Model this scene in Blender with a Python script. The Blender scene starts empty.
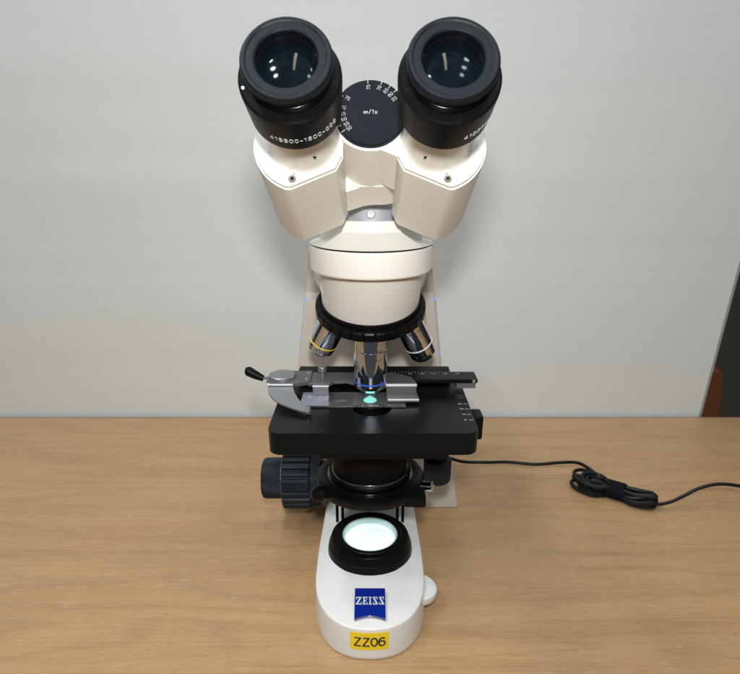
import bpy, bmesh, math, random
from mathutils import Vector, Matrix
random.seed(7)
MM = 0.001
R_ = math.radians
scene = bpy.context.scene
COL = scene.collection

# ------------------------------------------------------------------ materials
def mat(name, base, rough=0.5, metal=0.0, coat=0.0, bump=0.0, bscale=900, var=0.0, vscale=30, emis=None, estr=0, trans=0, ior=1.45, spec=0.5, rvar=0.0):
    m = bpy.data.materials.new(name); m.use_nodes = True
    nt = m.node_tree; b = nt.nodes['Principled BSDF']
    b.inputs['Base Color'].default_value = (*base, 1)
    b.inputs['Roughness'].default_value = rough
    b.inputs['Metallic'].default_value = metal
    b.inputs['IOR'].default_value = ior
    b.inputs['Specular IOR Level'].default_value = spec
    b.inputs['Coat Weight'].default_value = coat
    b.inputs['Coat Roughness'].default_value = 0.08
    b.inputs['Transmission Weight'].default_value = trans
    if emis:
        b.inputs['Emission Color'].default_value = (*emis, 1); b.inputs['Emission Strength'].default_value = estr
    tc = nt.nodes.new('ShaderNodeTexCoord')
    if bump:
        n = nt.nodes.new('ShaderNodeTexNoise'); n.inputs['Scale'].default_value = bscale; n.inputs['Detail'].default_value = 3
        bp = nt.nodes.new('ShaderNodeBump'); bp.inputs['Strength'].default_value = bump; bp.inputs['Distance'].default_value = 0.0002
        nt.links.new(tc.outputs['Object'], n.inputs['Vector']); nt.links.new(n.outputs['Fac'], bp.inputs['Height'])
        nt.links.new(bp.outputs['Normal'], b.inputs['Normal'])
    if var:
        n = nt.nodes.new('ShaderNodeTexNoise'); n.inputs['Scale'].default_value = vscale; n.inputs['Detail'].default_value = 5
        mx = nt.nodes.new('ShaderNodeMix'); mx.data_type = 'RGBA'
        mx.inputs['A'].default_value = (*[c*(1-var) for c in base], 1); mx.inputs['B'].default_value = (*[min(1, c*(1+var)) for c in base], 1)
        nt.links.new(tc.outputs['Object'], n.inputs['Vector']); nt.links.new(n.outputs['Fac'], mx.inputs['Factor'])
        nt.links.new(mx.outputs['Result'], b.inputs['Base Color'])
    if rvar:
        n = nt.nodes.new('ShaderNodeTexNoise'); n.inputs['Scale'].default_value = 60; n.inputs['Detail'].default_value = 6
        mr = nt.nodes.new('ShaderNodeMapRange'); mr.inputs['From Min'].default_value = .3; mr.inputs['From Max'].default_value = .7
        mr.inputs['To Min'].default_value = max(0.02, rough-rvar); mr.inputs['To Max'].default_value = rough+rvar
        nt.links.new(tc.outputs['Object'], n.inputs['Vector']); nt.links.new(n.outputs['Fac'], mr.inputs['Value'])
        nt.links.new(mr.outputs['Result'], b.inputs['Roughness'])
    return m

M = {}
M['cream'] = mat('cream_enamel', (.77, .745, .69), .33, bump=.30, bscale=1100, var=.025, vscale=60)
M['white'] = mat('white_enamel', (.70, .69, .665), .22, coat=.4, bump=.16, bscale=800, var=.02, vscale=60)
M['cream_shaded'] = mat('cream_enamel_shaded', (.53, .485, .425), .42, bump=.12, bscale=1300, var=.02)  # the cream paint again, its colour darkened for the shade behind the head
M['black'] = mat('black_satin', (.0035, .0035, .004), .38, spec=.14, bump=.05, rvar=.08)
M['stage'] = mat('black_stage_enamel', (.0035, .0045, .005), .30, spec=.2, bump=.04, bscale=1500, rvar=.05)
M['rubber'] = mat('black_rubber', (.004, .0065, .0095), .50, spec=.26, bump=.25, bscale=1500, rvar=.16, var=.4, vscale=120)
M['knob'] = mat('dark_blue_rubber', (.006, .011, .018), .46, spec=.3, bump=.1, rvar=.08)
M['gloss'] = mat('black_gloss', (.004, .004, .0045), .2, spec=.3)
M['brown'] = mat('dark_bronze_anodised', (.004, .0038, .0038), .5, spec=.12)
M['dial'] = mat('dark_dial_face', (.002, .005, .009), .5, spec=.2, bump=.04)
M['chrome'] = mat('chrome', (.68, .71, .75), .06, metal=1)
M['chrome_dark'] = mat('dark_chrome', (.22, .22, .22), .22, metal=1)
M['silver'] = mat('brushed_steel', (.31, .32, .34), .38, metal=.75, bump=.05, rvar=.04)
M['silver_dark'] = mat('grey_anodised', (.115, .115, .12), .40, metal=.4, rvar=.06)
M['grey'] = mat('grey_cast_metal', (.42, .44, .48), .5, metal=.3, bump=.4, bscale=1500)
M['screw'] = mat('screw_steel', (.30, .28, .25), .5, metal=.6)
M['polished_edge'] = mat('polished_edge', (.85, .85, .85), .35, metal=.5)
M['ink'] = mat('white_ink', (.46, .47, .47), .5)
M['ink_grey'] = mat('grey_ink', (.42, .43, .43), .5)
M['ink_dark'] = mat('black_ink', (.02, .02, .02), .5)
M['yellow_band'] = mat('yellow_band', (.85, .62, .06), .35)
M['blue_band'] = mat('blue_band', (.03, .12, .60), .35)
M['white_band'] = mat('white_band', (.85, .85, .85), .35)
M['badge'] = mat('blue_badge', (.004, .016, .21), .12, coat=1)
M['yellow'] = mat('yellow_tape', (.86, .60, .015), .5, bump=.05)
M['lamp'] = mat('lit_glass', (.6, .9, .85), .3, emis=(.78, 1.0, .965), estr=.62)
def frosted_glow(m):
    nt = m.node_tree; N = nt.nodes; L = nt.links; b = N['Principled BSDF']; tc = N.new('ShaderNodeTexCoord')
    n = N.new('ShaderNodeTexNoise'); n.inputs['Scale'].default_value = 130; n.inputs['Detail'].default_value = 4; n.inputs['Distortion'].default_value = 1.2
    L.new(tc.outputs['Object'], n.inputs['Vector']); mr = N.new('ShaderNodeMapRange')
    mr.inputs['From Min'].default_value = .3; mr.inputs['From Max'].default_value = .7; mr.inputs['To Min'].default_value = .60; mr.inputs['To Max'].default_value = 1.0
    L.new(n.outputs['Fac'], mr.inputs['Value']); L.new(mr.outputs[0], b.inputs['Emission Strength'])
frosted_glow(M['lamp'])
M['lamp_rim'] = mat('lit_frosted_rim', (.50, .58, .58), .4, emis=(.6, .75, .75), estr=.12)
M['condenser_glow'] = mat('lit_condenser_lens', (.3, .9, .85), .2, emis=(.25, .85, .78), estr=2)  # emission stands in for lamp light coming up through the condenser
M['led'] = mat('blue_led', (.04, .10, .9), .3, emis=(.05, .14, 1.0), estr=2.2)
M['glass'] = mat('clear_glass', (.9, .9, .88), 0.0, trans=.95, ior=1.5)
M['frost'] = mat('frosted_label', (.22, .22, .27), .6, var=.2, vscale=200)
M['lens'] = mat('coated_eye_lens', (.002, .004, .006), .07, ior=1.38, spec=.32)
M['cable'] = mat('black_cable', (.005, .0055, .007), .45, spec=.35, bump=.05)
M['velcro'] = mat('black_velcro', (.003, .004, .007), .9, spec=.2, bump=1, bscale=2500)
M['board'] = mat('grey_white_panel', (.55, .565, .56), .55, bump=.10, bscale=500, var=.012, vscale=6)
M['board_edge'] = mat('panel_edge_trim', (.30, .31, .30), .5)
M['backwall'] = mat('olive_grey_wall', (.15, .125, .095), .8, var=.12, vscale=8)
M['floor'] = mat('grey_floor', (.22, .20, .17), .6, var=.1)
M['leather'] = mat('brown_leather', (.26, .085, .03), .34, var=.15, bump=.2, bscale=300)
M['dark_wood'] = mat('dark_wood', (.12, .06, .03), .45, var=.2)
M['edge_band'] = mat('table_edge_band', (.26, .17, .095), .5)
M['leg_metal'] = mat('table_leg_metal', (.25, .25, .25), .4, metal=.8)

def dust(m, col, scale=520, lo=.70, hi=.76, amt=1.0):
    """sparse lint and fine specks over whatever base colour the material has"""
    nt = m.node_tree; N = nt.nodes; L = nt.links; b = N['Principled BSDF']; tc = N.new('ShaderNodeTexCoord')
    n = N.new('ShaderNodeTexNoise'); n.inputs['Scale'].default_value = scale; n.inputs['Detail'].default_value = 1.5; L.new(tc.outputs['Object'], n.inputs['Vector'])
    mr = N.new('ShaderNodeMapRange'); mr.inputs['From Min'].default_value = lo; mr.inputs['From Max'].default_value = hi; mr.inputs['To Max'].default_value = amt; L.new(n.outputs['Fac'], mr.inputs['Value'])
    mx = N.new('ShaderNodeMix'); mx.data_type = 'RGBA'; mx.inputs['B'].default_value = (*col, 1)
    i = b.inputs['Base Color']
    if i.links: L.new(i.links[0].from_socket, mx.inputs['A'])
    else: mx.inputs['A'].default_value = i.default_value
    L.new(mr.outputs[0], mx.inputs['Factor']); L.new(mx.outputs['Result'], i)
for k in ('stage', 'black', 'rubber', 'knob', 'dial', 'gloss'): dust(M[k], (.06, .06, .058), 760, .72, .80, .6)
for k in ('cream', 'white', 'cream_shaded'): dust(M[k], (.34, .31, .26), 900, .74, .82, .35)
def board():
    m = M['board']; nt = m.node_tree; N = nt.nodes; L = nt.links; b = N['Principled BSDF']
    geo = N.new('ShaderNodeNewGeometry'); mp = N.new('ShaderNodeMapping'); mp.inputs['Scale'].default_value = (.5, 1, 11)
    L.new(geo.outputs['Position'], mp.inputs['Vector'])
    n1 = N.new('ShaderNodeTexNoise'); n1.inputs['Scale'].default_value = 1.6; n1.inputs['Detail'].default_value = 3; n1.inputs['Distortion'].default_value = .3; L.new(mp.outputs[0], n1.inputs['Vector'])
    n2 = N.new('ShaderNodeTexNoise'); n2.inputs['Scale'].default_value = 120; n2.inputs['Detail'].default_value = 6; n2.inputs['Roughness'].default_value = .7; L.new(geo.outputs['Position'], n2.inputs['Vector'])
    a = N.new('ShaderNodeMath'); a.operation = 'MULTIPLY_ADD'; a.inputs[1].default_value = .7; L.new(n1.outputs['Fac'], a.inputs[0])
    c = N.new('ShaderNodeMath'); c.operation = 'MULTIPLY'; c.inputs[1].default_value = .3; L.new(n2.outputs['Fac'], c.inputs[0]); L.new(c.outputs[0], a.inputs[2])
    mr = N.new('ShaderNodeMapRange'); mr.inputs['From Min'].default_value = .35; mr.inputs['From Max'].default_value = .65; L.new(a.outputs[0], mr.inputs['Value'])
    mx = N.new('ShaderNodeMix'); mx.data_type = 'RGBA'; mx.inputs['A'].default_value = (.67, .69, .68, 1); mx.inputs['B'].default_value = (.715, .735, .725, 1)
    L.new(mr.outputs[0], mx.inputs['Factor']); L.new(mx.outputs['Result'], b.inputs['Base Color'])
board()
def wood():
    m = bpy.data.materials.new('light_beech_laminate'); m.use_nodes = True
    nt = m.node_tree; N = nt.nodes; L = nt.links; b = N['Principled BSDF']
    geo = N.new('ShaderNodeNewGeometry')
    def mapped(sx, sy, sz=1, loc=(0, 0, 0)):
        mp = N.new('ShaderNodeMapping'); mp.inputs['Scale'].default_value = (sx, sy, sz); mp.inputs['Location'].default_value = loc
        L.new(geo.outputs['Position'], mp.inputs['Vector']); return mp
    # cathedral figure: distorted rings stretched along x
    mp = mapped(1.15, 9.0, 1, (.3, .17, 0))
    big = N.new('ShaderNodeTexNoise'); big.inputs['Scale'].default_value = 1.5; big.inputs['Detail'].default_value = 3; big.inputs['Distortion'].default_value = .5
    L.new(mp.outputs[0], big.inputs['Vector'])
    mul = N.new('ShaderNodeMath'); mul.operation = 'MULTIPLY'; mul.inputs[1].default_value = 17; L.new(big.outputs['Fac'], mul.inputs[0])
    fr = N.new('ShaderNodeMath'); fr.operation = 'PINGPONG'; fr.inputs[1].default_value = 1; L.new(mul.outputs[0], fr.inputs[0])
    # fine fibres
    mp2 = mapped(7, 420)
    fine = N.new('ShaderNodeTexNoise'); fine.inputs['Scale'].default_value = 1; fine.inputs['Detail'].default_value = 6; fine.inputs['Roughness'].default_value = .65
    L.new(mp2.outputs[0], fine.inputs['Vector'])
    mp3 = mapped(2.2, 40, 1, (3, 1, 0))
    mid = N.new('ShaderNodeTexNoise'); mid.inputs['Scale'].default_value = 1; mid.inputs['Detail'].default_value = 4
    L.new(mp3.outputs[0], mid.inputs['Vector'])
    # short pore flecks
    mp4 = mapped(85, 900)
    fl = N.new('ShaderNodeTexNoise'); fl.inputs['Scale'].default_value = 1; fl.inputs['Detail'].default_value = 2
    L.new(mp4.outputs[0], fl.inputs['Vector'])
    flr = N.new('ShaderNodeMapRange'); flr.inputs['From Min'].default_value = .60; flr.inputs['From Max'].default_value = .74
    L.new(fl.outputs['Fac'], flr.inputs['Value'])
    def mix(fac, a, bb, v=None):
        x = N.new('ShaderNodeMix'); x.data_type = 'RGBA'
        if isinstance(a, tuple): x.inputs['A'].default_value = (*a, 1)
        else: L.new(a, x.inputs['A'])
        if isinstance(bb, tuple): x.inputs['B'].default_value = (*bb, 1)
        else: L.new(bb, x.inputs['B'])
        if v is not None:
            mm = N.new('ShaderNodeMath'); mm.operation = 'MULTIPLY'; mm.inputs[1].default_value = v; L.new(fac, mm.inputs[0]); fac = mm.outputs[0]
        L.new(fac, x.inputs['Factor']); return x.outputs['Result']
    rng = N.new('ShaderNodeMapRange'); rng.inputs['From Min'].default_value = .3; rng.inputs['From Max'].default_value = .7; L.new(mid.outputs['Fac'], rng.inputs['Value'])
    c = mix(rng.outputs[0], WOOD_A, WOOD_B)
    frr = N.new('ShaderNodeMath'); frr.operation = 'POWER'; frr.inputs[1].default_value = 3; L.new(fr.outputs[0], frr.inputs[0])
    c = mix(frr.outputs[0], c, WOOD_C, .42)
    fr2 = N.new('ShaderNodeMapRange'); fr2.inputs['From Min'].default_value = .38; fr2.inputs['From Max'].default_value = .62; L.new(fine.outputs['Fac'], fr2.inputs['Value'])
    c = mix(fr2.outputs[0], c, WOOD_D, .32)
    mp5 = mapped(60, 1300, 1, (1, 5, 0)); hair = N.new('ShaderNodeTexNoise'); hair.inputs['Scale'].default_value = 1; hair.inputs['Detail'].default_value = 3; L.new(mp5.outputs[0], hair.inputs['Vector'])
    hr = N.new('ShaderNodeMapRange'); hr.inputs['From Min'].default_value = .55; hr.inputs['From Max'].default_value = .72; L.new(hair.outputs['Fac'], hr.inputs['Value'])
    c = mix(hr.outputs[0], c, (.64, .50, .34), .38)
    c = mix(flr.outputs[0], c, WOOD_E, .6)
    # a few small dark knots and dents
    vor = N.new('ShaderNodeTexVoronoi'); vor.inputs['Scale'].default_value = 9; vor.inputs['Randomness'].default_value = 1; L.new(geo.outputs['Position'], vor.inputs['Vector'])
    vr = N.new('ShaderNodeMapRange'); vr.inputs['From Min'].default_value = .012; vr.inputs['From Max'].default_value = .022; vr.inputs['To Min'].default_value = 1; vr.inputs['To Max'].default_value = 0
    L.new(vor.outputs['Distance'], vr.inputs['Value']); c = mix(vr.outputs[0], c, (.10, .05, .025), .8)
    L.new(c, b.inputs['Base Color'])
    b.inputs['Roughness'].default_value = .42
    bp = N.new('ShaderNodeBump'); bp.inputs['Strength'].default_value = .10; bp.inputs['Distance'].default_value = .0003
    L.new(fine.outputs['Fac'], bp.inputs['Height']); L.new(bp.outputs[0], b.inputs['Normal'])
    return m
WOOD_A = (.385, .218, .100); WOOD_B = (.435, .262, .127); WOOD_C = (.27, .150, .062); WOOD_D = (.51, .345, .185); WOOD_E = (.22, .13, .065)
M['wood'] = wood()

# ------------------------------------------------------------------ mesh helpers (author in mm)
WORLDLOC = {}
def link(name, bm, material, parent=None, label=None, smooth=35, loc=None):
    """one mesh object; vertices are given in world mm; origin goes to their centre"""
    bmesh.ops.recalc_face_normals(bm, faces=bm.faces[:])
    vs = [v.co.copy() for v in bm.verts]
    if loc is None:
        lo = Vector([min(v[i] for v in vs) for i in range(3)]); hi = Vector([max(v[i] for v in vs) for i in range(3)])
        c = (lo+hi)/2
    else: c = Vector(loc)
    for v in bm.verts: v.co = (v.co-c)*MM
    me = bpy.data.meshes.new(name); bm.to_mesh(me); bm.free()
    if smooth:
        me.shade_smooth(); me.set_sharp_from_angle(angle=R_(smooth))
    me.materials.append(material)
    o = bpy.data.objects.new(name, me); COL.objects.link(o)
    if smooth:
        wn = o.modifiers.new('WeightedNormal', 'WEIGHTED_NORMAL'); wn.keep_sharp = True; wn.weight = 60
    wl = c*MM
    if parent is not None:
        o.parent = parent; o.location = wl-WORLDLOC[parent.name]
    else: o.location = wl
    WORLDLOC[o.name] = wl
    if label: o['label'] = label
    return o
def empty(name, loc, label, cat, group=None):
    o = bpy.data.objects.new(name, None); COL.objects.link(o); o.location = Vector(loc)*MM; o.empty_display_size = .02
    WORLDLOC[o.name] = Vector(loc)*MM
    o['label'] = label; o['category'] = cat
    if group: o['group'] = group
    return o
def merge(dst, src):
    me = bpy.data.meshes.new('tmp'); src.to_mesh(me); dst.from_mesh(me); bpy.data.meshes.remove(me); src.free(); return dst
def xf(bm, m):
    bmesh.ops.transform(bm, matrix=m, verts=bm.verts[:]); return bm
def bevel_sharp(bm, w, seg=3, ang=25):
    es = [e for e in bm.edges if len(e.link_faces) == 2 and e.calc_face_angle(0) > R_(ang)]
    if es and w: bmesh.ops.bevel(bm, geom=es, offset=w, segments=seg, affect='EDGES', profile=.5, clamp_overlap=True)
    return bm
def box(x0, x1, y0, y1, z0, z1, bev=.5, seg=2):
    bm = bmesh.new(); bmesh.ops.create_cube(bm, size=1)
    for v in bm.verts: v.co = Vector(((x0+x1)/2+v.co.x*(x1-x0), (y0+y1)/2+v.co.y*(y1-y0), (z0+z1)/2+v.co.z*(z1-z0)))
    return bevel_sharp(bm, bev, seg)
def prism(pts, z0, z1, bev=.5, seg=2, ang=25):
    bm = bmesh.new()
    a = [bm.verts.new((x, y, z0)) for x, y in pts]; b = [bm.verts.new((x, y, z1)) for x, y in pts]
    n = len(pts); bm.faces.new(a[::-1]); bm.faces.new(b)
    for i in range(n): bm.faces.new((a[i], a[(i+1) % n], b[(i+1) % n], b[i]))
    bmesh.ops.recalc_face_normals(bm, faces=bm.faces[:])
    return bevel_sharp(bm, bev, seg, ang)
def lathe(prof, seg=64, rfun=None):
    """profile of (r, z); r=0 closes with a point"""
    bm = bmesh.new(); rings = []
    for r, z in prof:
        if r <= 1e-6: rings.append([bm.verts.new((0, 0, z))])
        else: rings.append([bm.verts.new((r*math.cos(2*math.pi*i/seg), r*math.sin(2*math.pi*i/seg), z)) for i in range(seg)])
    for a, b in zip(rings, rings[1:]):
        for i in range(seg):
            j = (i+1) % seg
            if len(a) == 1 and len(b) == 1: continue
            if len(a) == 1: bm.faces.new((a[0], b[i], b[j]))
            elif len(b) == 1: bm.faces.new((a[i], a[j], b[0]))
            else: bm.faces.new((a[i], a[j], b[j], b[i]))
    return bm
def loft(sections, cap=True):
    bm = bmesh.new(); rings = [[bm.verts.new(p) for p in s] for s in sections]; n = len(rings[0])
    for a, b in zip(rings, rings[1:]):
        for i in range(n):
            j = (i+1) % n; bm.faces.new((a[i], a[j], b[j], b[i]))
    if cap: bm.faces.new(rings[0][::-1]); bm.faces.new(rings[-1])
    return bm
def ribbed(prof, n, depth, duty=.5, sub=6):
    """lathe-like solid with n longitudinal grooves; prof (r,z)"""
    bm = bmesh.new(); rings = []
    tot = n*sub
    for r, z in prof:
        ring = []
        for i in range(tot):
            ph = (i % sub)/sub; rr = r-(depth if ph >= duty else 0) if r > depth*3 else r
            a = 2*math.pi*i/tot
            ring.append(bm.verts.new((rr*math.cos(a), rr*math.sin(a), z)))
        rings.append(ring)
    for a, b in zip(rings, rings[1:]):
        for i in range(tot):
            j = (i+1) % tot; bm.faces.new((a[i], a[j], b[j], b[i]))
    bm.faces.new(rings[0][::-1]); bm.faces.new(rings[-1])
    return bm
def tube(pts, r, seg=10, taper=None):
    bm = bmesh.new(); rings = []; pts = [Vector(p) for p in pts]
    up = Vector((0, 0, 1)); prev = None
    if all(abs(p.z-pts[0].z) < 1e-9 for p in pts): up = Vector((0, 0, 1))
    for i, p in enumerate(pts):
        t = (pts[min(i+1, len(pts)-1)]-pts[max(i-1, 0)]).normalized()
        if prev is None: s = t.cross(up); s = s.normalized() if s.length > .01 else Vector((1, 0, 0))
        else: s = (prev-t*prev.dot(t)).normalized()
        prev = s; q = t.cross(s)
        rr = taper(i/(len(pts)-1)) if taper else r
        rings.append([bm.verts.new(p+s*rr*math.cos(2*math.pi*k/seg)+q*rr*math.sin(2*math.pi*k/seg)) for k in range(seg)])
    for a, b in zip(rings, rings[1:]):
        for k in range(seg): bm.faces.new((a[k], a[(k+1) % seg], b[(k+1) % seg], b[k]))
    bm.faces.new(rings[0][::-1]); bm.faces.new(rings[-1])
    return bm
def spline(ps, n=12, closed=False):
    ps = [Vector(p) for p in ps]; out = []; m = len(ps)
    rng = range(m) if closed else range(m-1)
    for i in rng:
        if closed: p0, p1, p2, p3 = ps[i-1], ps[i], ps[(i+1) % m], ps[(i+2) % m]
        else: p0, p1, p2, p3 = ps[max(i-1, 0)], ps[i], ps[i+1], ps[min(i+2, m-1)]
        for k in range(n):
            t = k/n
            out.append(.5*((2*p1)+(p2-p0)*t+(2*p0-5*p1+4*p2-p3)*t*t+(3*p1-p0-3*p2+p3)*t**3))
    out.append(ps[0].copy() if closed else ps[-1].copy()); return out
def text(s, size, depth=.08, bold=0.0, spacing=1.0):
    """lettering as a bmesh in the xy plane, centred, in mm"""
    cu = bpy.data.curves.new('t', 'FONT'); cu.body = s; cu.size = size; cu.extrude = depth; cu.offset = bold
    cu.align_x = 'CENTER'; cu.align_y = 'CENTER'; cu.resolution_u = 3; cu.space_character = spacing
    o = bpy.data.objects.new('t', cu); COL.objects.link(o)
    dg = bpy.context.evaluated_depsgraph_get(); me = bpy.data.meshes.new_from_object(o.evaluated_get(dg))
    bm = bmesh.new(); bm.from_mesh(me); bpy.data.objects.remove(o); bpy.data.meshes.remove(me); bpy.data.curves.remove(cu)
    return bm
def _arc(cx, cy, rx, ry, a0, a1, n=14): return [(cx+rx*math.cos(R_(a0+(a1-a0)*i/n)), cy+ry*math.sin(R_(a0+(a1-a0)*i/n))) for i in range(n+1)]
GLYPH = {
 '0': (.62, [_arc(.31, .5, .31, .5, 0, 360, 24)]),
 '1': (.42, [[(.06, .80), (.30, 1)], [(.30, 1), (.30, 0)]]),
 '4': (.64, [[(.64, .28), (0, .28)], [(.0, .28), (.46, 1)], [(.46, 1), (.46, 0)]]),
 '5': (.62, [[(.56, 1), (.10, 1)], [(.10, 1), (.05, .52)]+_arc(.29, .32, .31, .32, 140, -150, 14)]),
 '6': (.62, [_arc(.31, .31, .31, .31, 0, 360, 20), [(.012, .38)]+_arc(.36, .52, .34, .48, 175, 50, 10)]),
 '7': (.58, [[(0, 1), (.58, 1)], [(.58, 1), (.20, 0)]]),
 '-': (.42, [[(.0, .42), (.42, .42)]]),
 'Z': (.70, [[(.03, 1), (.69, 1)], [(.66, 1), (.03, 0)], [(.0, 0), (.70, 0)]]),
 '/': (.45, [[(.03, -.05), (.42, 1.05)]]),
 'x': (.55, [[(.02, 0), (.53, .66)], [(.53, 0), (.02, .66)]]),
 '\u221e': (.95, [_arc(.24, .36, .22, .22, 20, 340, 14)+_arc(.70, .36, .22, .22, 200, 520, 14)+[(.447, .435)]]),
}
def strokes(s, h, r, gap=.22, wide=1.0, seg=6, align='C'):
    """lettering of round strokes, cap height h, centred on the origin in the xy plane"""
    bm = bmesh.new(); x = 0; todo = []
    for chh in s:
        w, lines = GLYPH[chh]
        for ln in lines: todo.append([(x+px*h*wide, (py-.5)*h, 0) for px, py in ln])
        x += (w*wide+gap)*h
    x -= gap*h; off = {'C': x/2, 'L': 0}[align]
    for ln in todo: merge(bm, tube([(a-off, b, 0) for a, b, _ in ln], r, seg))
    return bm
def frame(o, x, y, z):
    return Matrix(((x[0], y[0], z[0], o[0]), (x[1], y[1], z[1], o[1]), (x[2], y[2], z[2], o[2]), (0, 0, 0, 1)))
T = Matrix.Translation
def RX(a): return Matrix.Rotation(R_(a), 4, 'X')
def RY(a): return Matrix.Rotation(R_(a), 4, 'Y')
def RZ(a): return Matrix.Rotation(R_(a), 4, 'Z')
def poly_arc(cx, cy, r, a0, a1, n):
    return [(cx+r*math.cos(R_(a0+(a1-a0)*i/n)), cy+r*math.sin(R_(a0+(a1-a0)*i/n))) for i in range(n+1)]
def rrect(x0, x1, y0, y1, r, n=6):
    return (poly_arc(x1-r, y1-r, r, 0, 90, n)+poly_arc(x0+r, y1-r, r, 90, 180, n)+poly_arc(x0+r, y0+r, r, 180, 270, n)+poly_arc(x1-r, y0+r, r, 270, 360, n))

# ================================================================== MICROSCOPE
ms = empty('microscope', (0, 60, 0), 'cream white binocular microscope with black eyepieces standing on the wooden table', 'microscope')

# ---- foot
def foot_outline(inset):
    w = 43.6-inset; pts = []
    pts.append((38-inset, 120)); 
    for y in (95, 70, 45, 20, 0): pts.append((w-(.04*max(0, y)), y))
    n = 28; yc = -22; ry = 60.5-inset
    for i in range(n+1):
        a = math.pi*i/n; c = math.cos(a); s = math.sin(a); e = 2/2.35
        pts.append((w*math.copysign(abs(c)**e, c), yc-ry*abs(s)**e))
    for y in (0, 20, 45, 70, 95): pts.append((-(w-(.04*max(0, y))), y))
    pts.append((-(38-inset), 120))
    return pts
def zc(y): return 28.5+max(0, (y+57))*.055
secs = []
for inset, fz in ((2.2, lambda y: 0), (1.2, lambda y: .3), (.3, lambda y: 1.6), (0, lambda y: 4), (.4, lambda y: zc(y)*.6), (.9, lambda y: zc(y)-1.6), (1.4, lambda y: zc(y)-.6), (2.2, lambda y: zc(y))):
    secs.append([(x, y, fz(y)) for x, y in foot_outline(inset)])
for k in range(1, 9):
    t = k/9
    o1 = foot_outline(2.2)
    sec = []
    for x, y in o1:
        fx = x*(1-.62*t); fy = y+(8-y)*.62*t if y < 8 else y
        sec.append((fx, fy, zc(y)+(6.5+max(0, 8-abs(y))*0)*math.sin(t*math.pi/2)*1.0+(2.2 if y > 30 else 0)*t))
    secs.append(sec)
base = link('foot', loft(secs), M['white'], ms, smooth=28)
# rear spread of the foot and the stand column
def colsec(z, hw, yf, yb, r=9):
    return [(x, y, z) for x, y in rrect(-hw, hw, yf, yb, r)]
bm = loft([colsec(z, hw, yf, yb, r) for z, hw, yf, yb, r in (
    (0, 88.5, 107, 205, 3), (1.2, 89.6, 106, 206, 3), (8, 88.6, 106, 205, 3), (51, 80.6, 107, 190, 3), (110, 71.8, 108, 178, 3.5), (160, 65.6, 108, 168, 4),
    (212, 59.2, 108, 160, 4), (221, 58.1, 109.4, 160, 4), (221.6, 57.7, 110.6, 158, 4))])
col = link('stand_column', bm, M['cream_shaded'], ms)
bm = loft([colsec(z, hw, yf, yb, r) for z, hw, yf, yb, r in (
    (205, 57.4, 112, 158, 5), (222, 57.2, 111.6, 158, 5), (250, 54.6, 112, 156, 5), (258, 54, 112, 155, 5), (262, 52.6, 113.5, 153, 5), (264.3, 49.5, 116, 150, 5))])
link('upper_column', bm, M['cream_shaded'], ms)
bm = loft([[(x, y, z) for x, z in rrect(-hw, hw, z0, z1, 8)] for y, hw, z0, z1 in ((0, 34, 244, 263), (30, 40, 242, 263), (70, 45, 238, 262), (118, 48, 225, 261))])
link('arm', bm, M['cream_shaded'], ms)
bm = loft([colsec(z, hw, 62, 110, 6) for z, hw in ((36, 40), (60, 38), (100, 34), (103, 32))])
link('drive_housing', bm, M['white'], ms)
for x in (-33, -27.5, 27.5, 33):
    link('support_pin', xf(lathe([(0, 0), (1.3, 0), (1.3, 58), (0, 58)], 14), T((x*.86, 30, 38))), M['black'], ms)
bm = box(-26, 26, 30, 60, 36, 42, 1); link('support_bracket', bm, M['white'], ms)
bm = box(-16, 16, 60, 64, 44, 150, 1); link('slide_rail', bm, M['black'], ms)
# blue indicator lights along both edges of the column
for sx in (-1, 1):
    for z in (216.5, 198.5, 181.0, 164):
        hw = 58.8+(212-z)*.124 if z < 212 else 58.6
        link('indicator_light', xf(lathe([(0, 1.0), (1.0, .7), (1.35, 0), (1.35, -.8), (0, -.8)], 16), T((sx*(hw-.4), 111, z)) @ RY(90*sx) @ Matrix.Identity(4)), M['led'], col)

# ---- illuminator
bm = lathe([(22.5, 44.5), (22.4, 48.2), (23, 48.8), (25.2, 48.6), (26.0, 47.9), (30.6, 47.6), (31.5, 46.6), (33.0, 41.6), (32.9, 41.0), (33.5, 40.6), (34.5, 35.0), (34.5, 30), (22.5, 30), (22.5, 44.5)], 96)
lampc = link('illuminator_collar', bm, M['black'], ms)
link('illuminator_lens', lathe([(0, 44.2), (8, 44.0), (15, 43.6), (20.6, 42.8), (20.6, 40), (0, 40)], 64), M['lamp'], lampc)
link('illuminator_rim', lathe([(20.8, 41), (20.9, 47.6), (21.6, 48.2), (22.3, 48.0), (22.3, 41), (20.8, 41)], 96), M['lamp_rim'], lampc)
# intensity wheel on the right flank
wheel = link('brightness_wheel', xf(lathe([(0, 3), (13.2, 3), (14.4, 2.4), (14.9, 1.2), (14.9, -3), (14.2, -4), (0, -4)], 64), T((37.4, -33, 21.5)) @ RY(8)), M['white'], ms)

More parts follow.
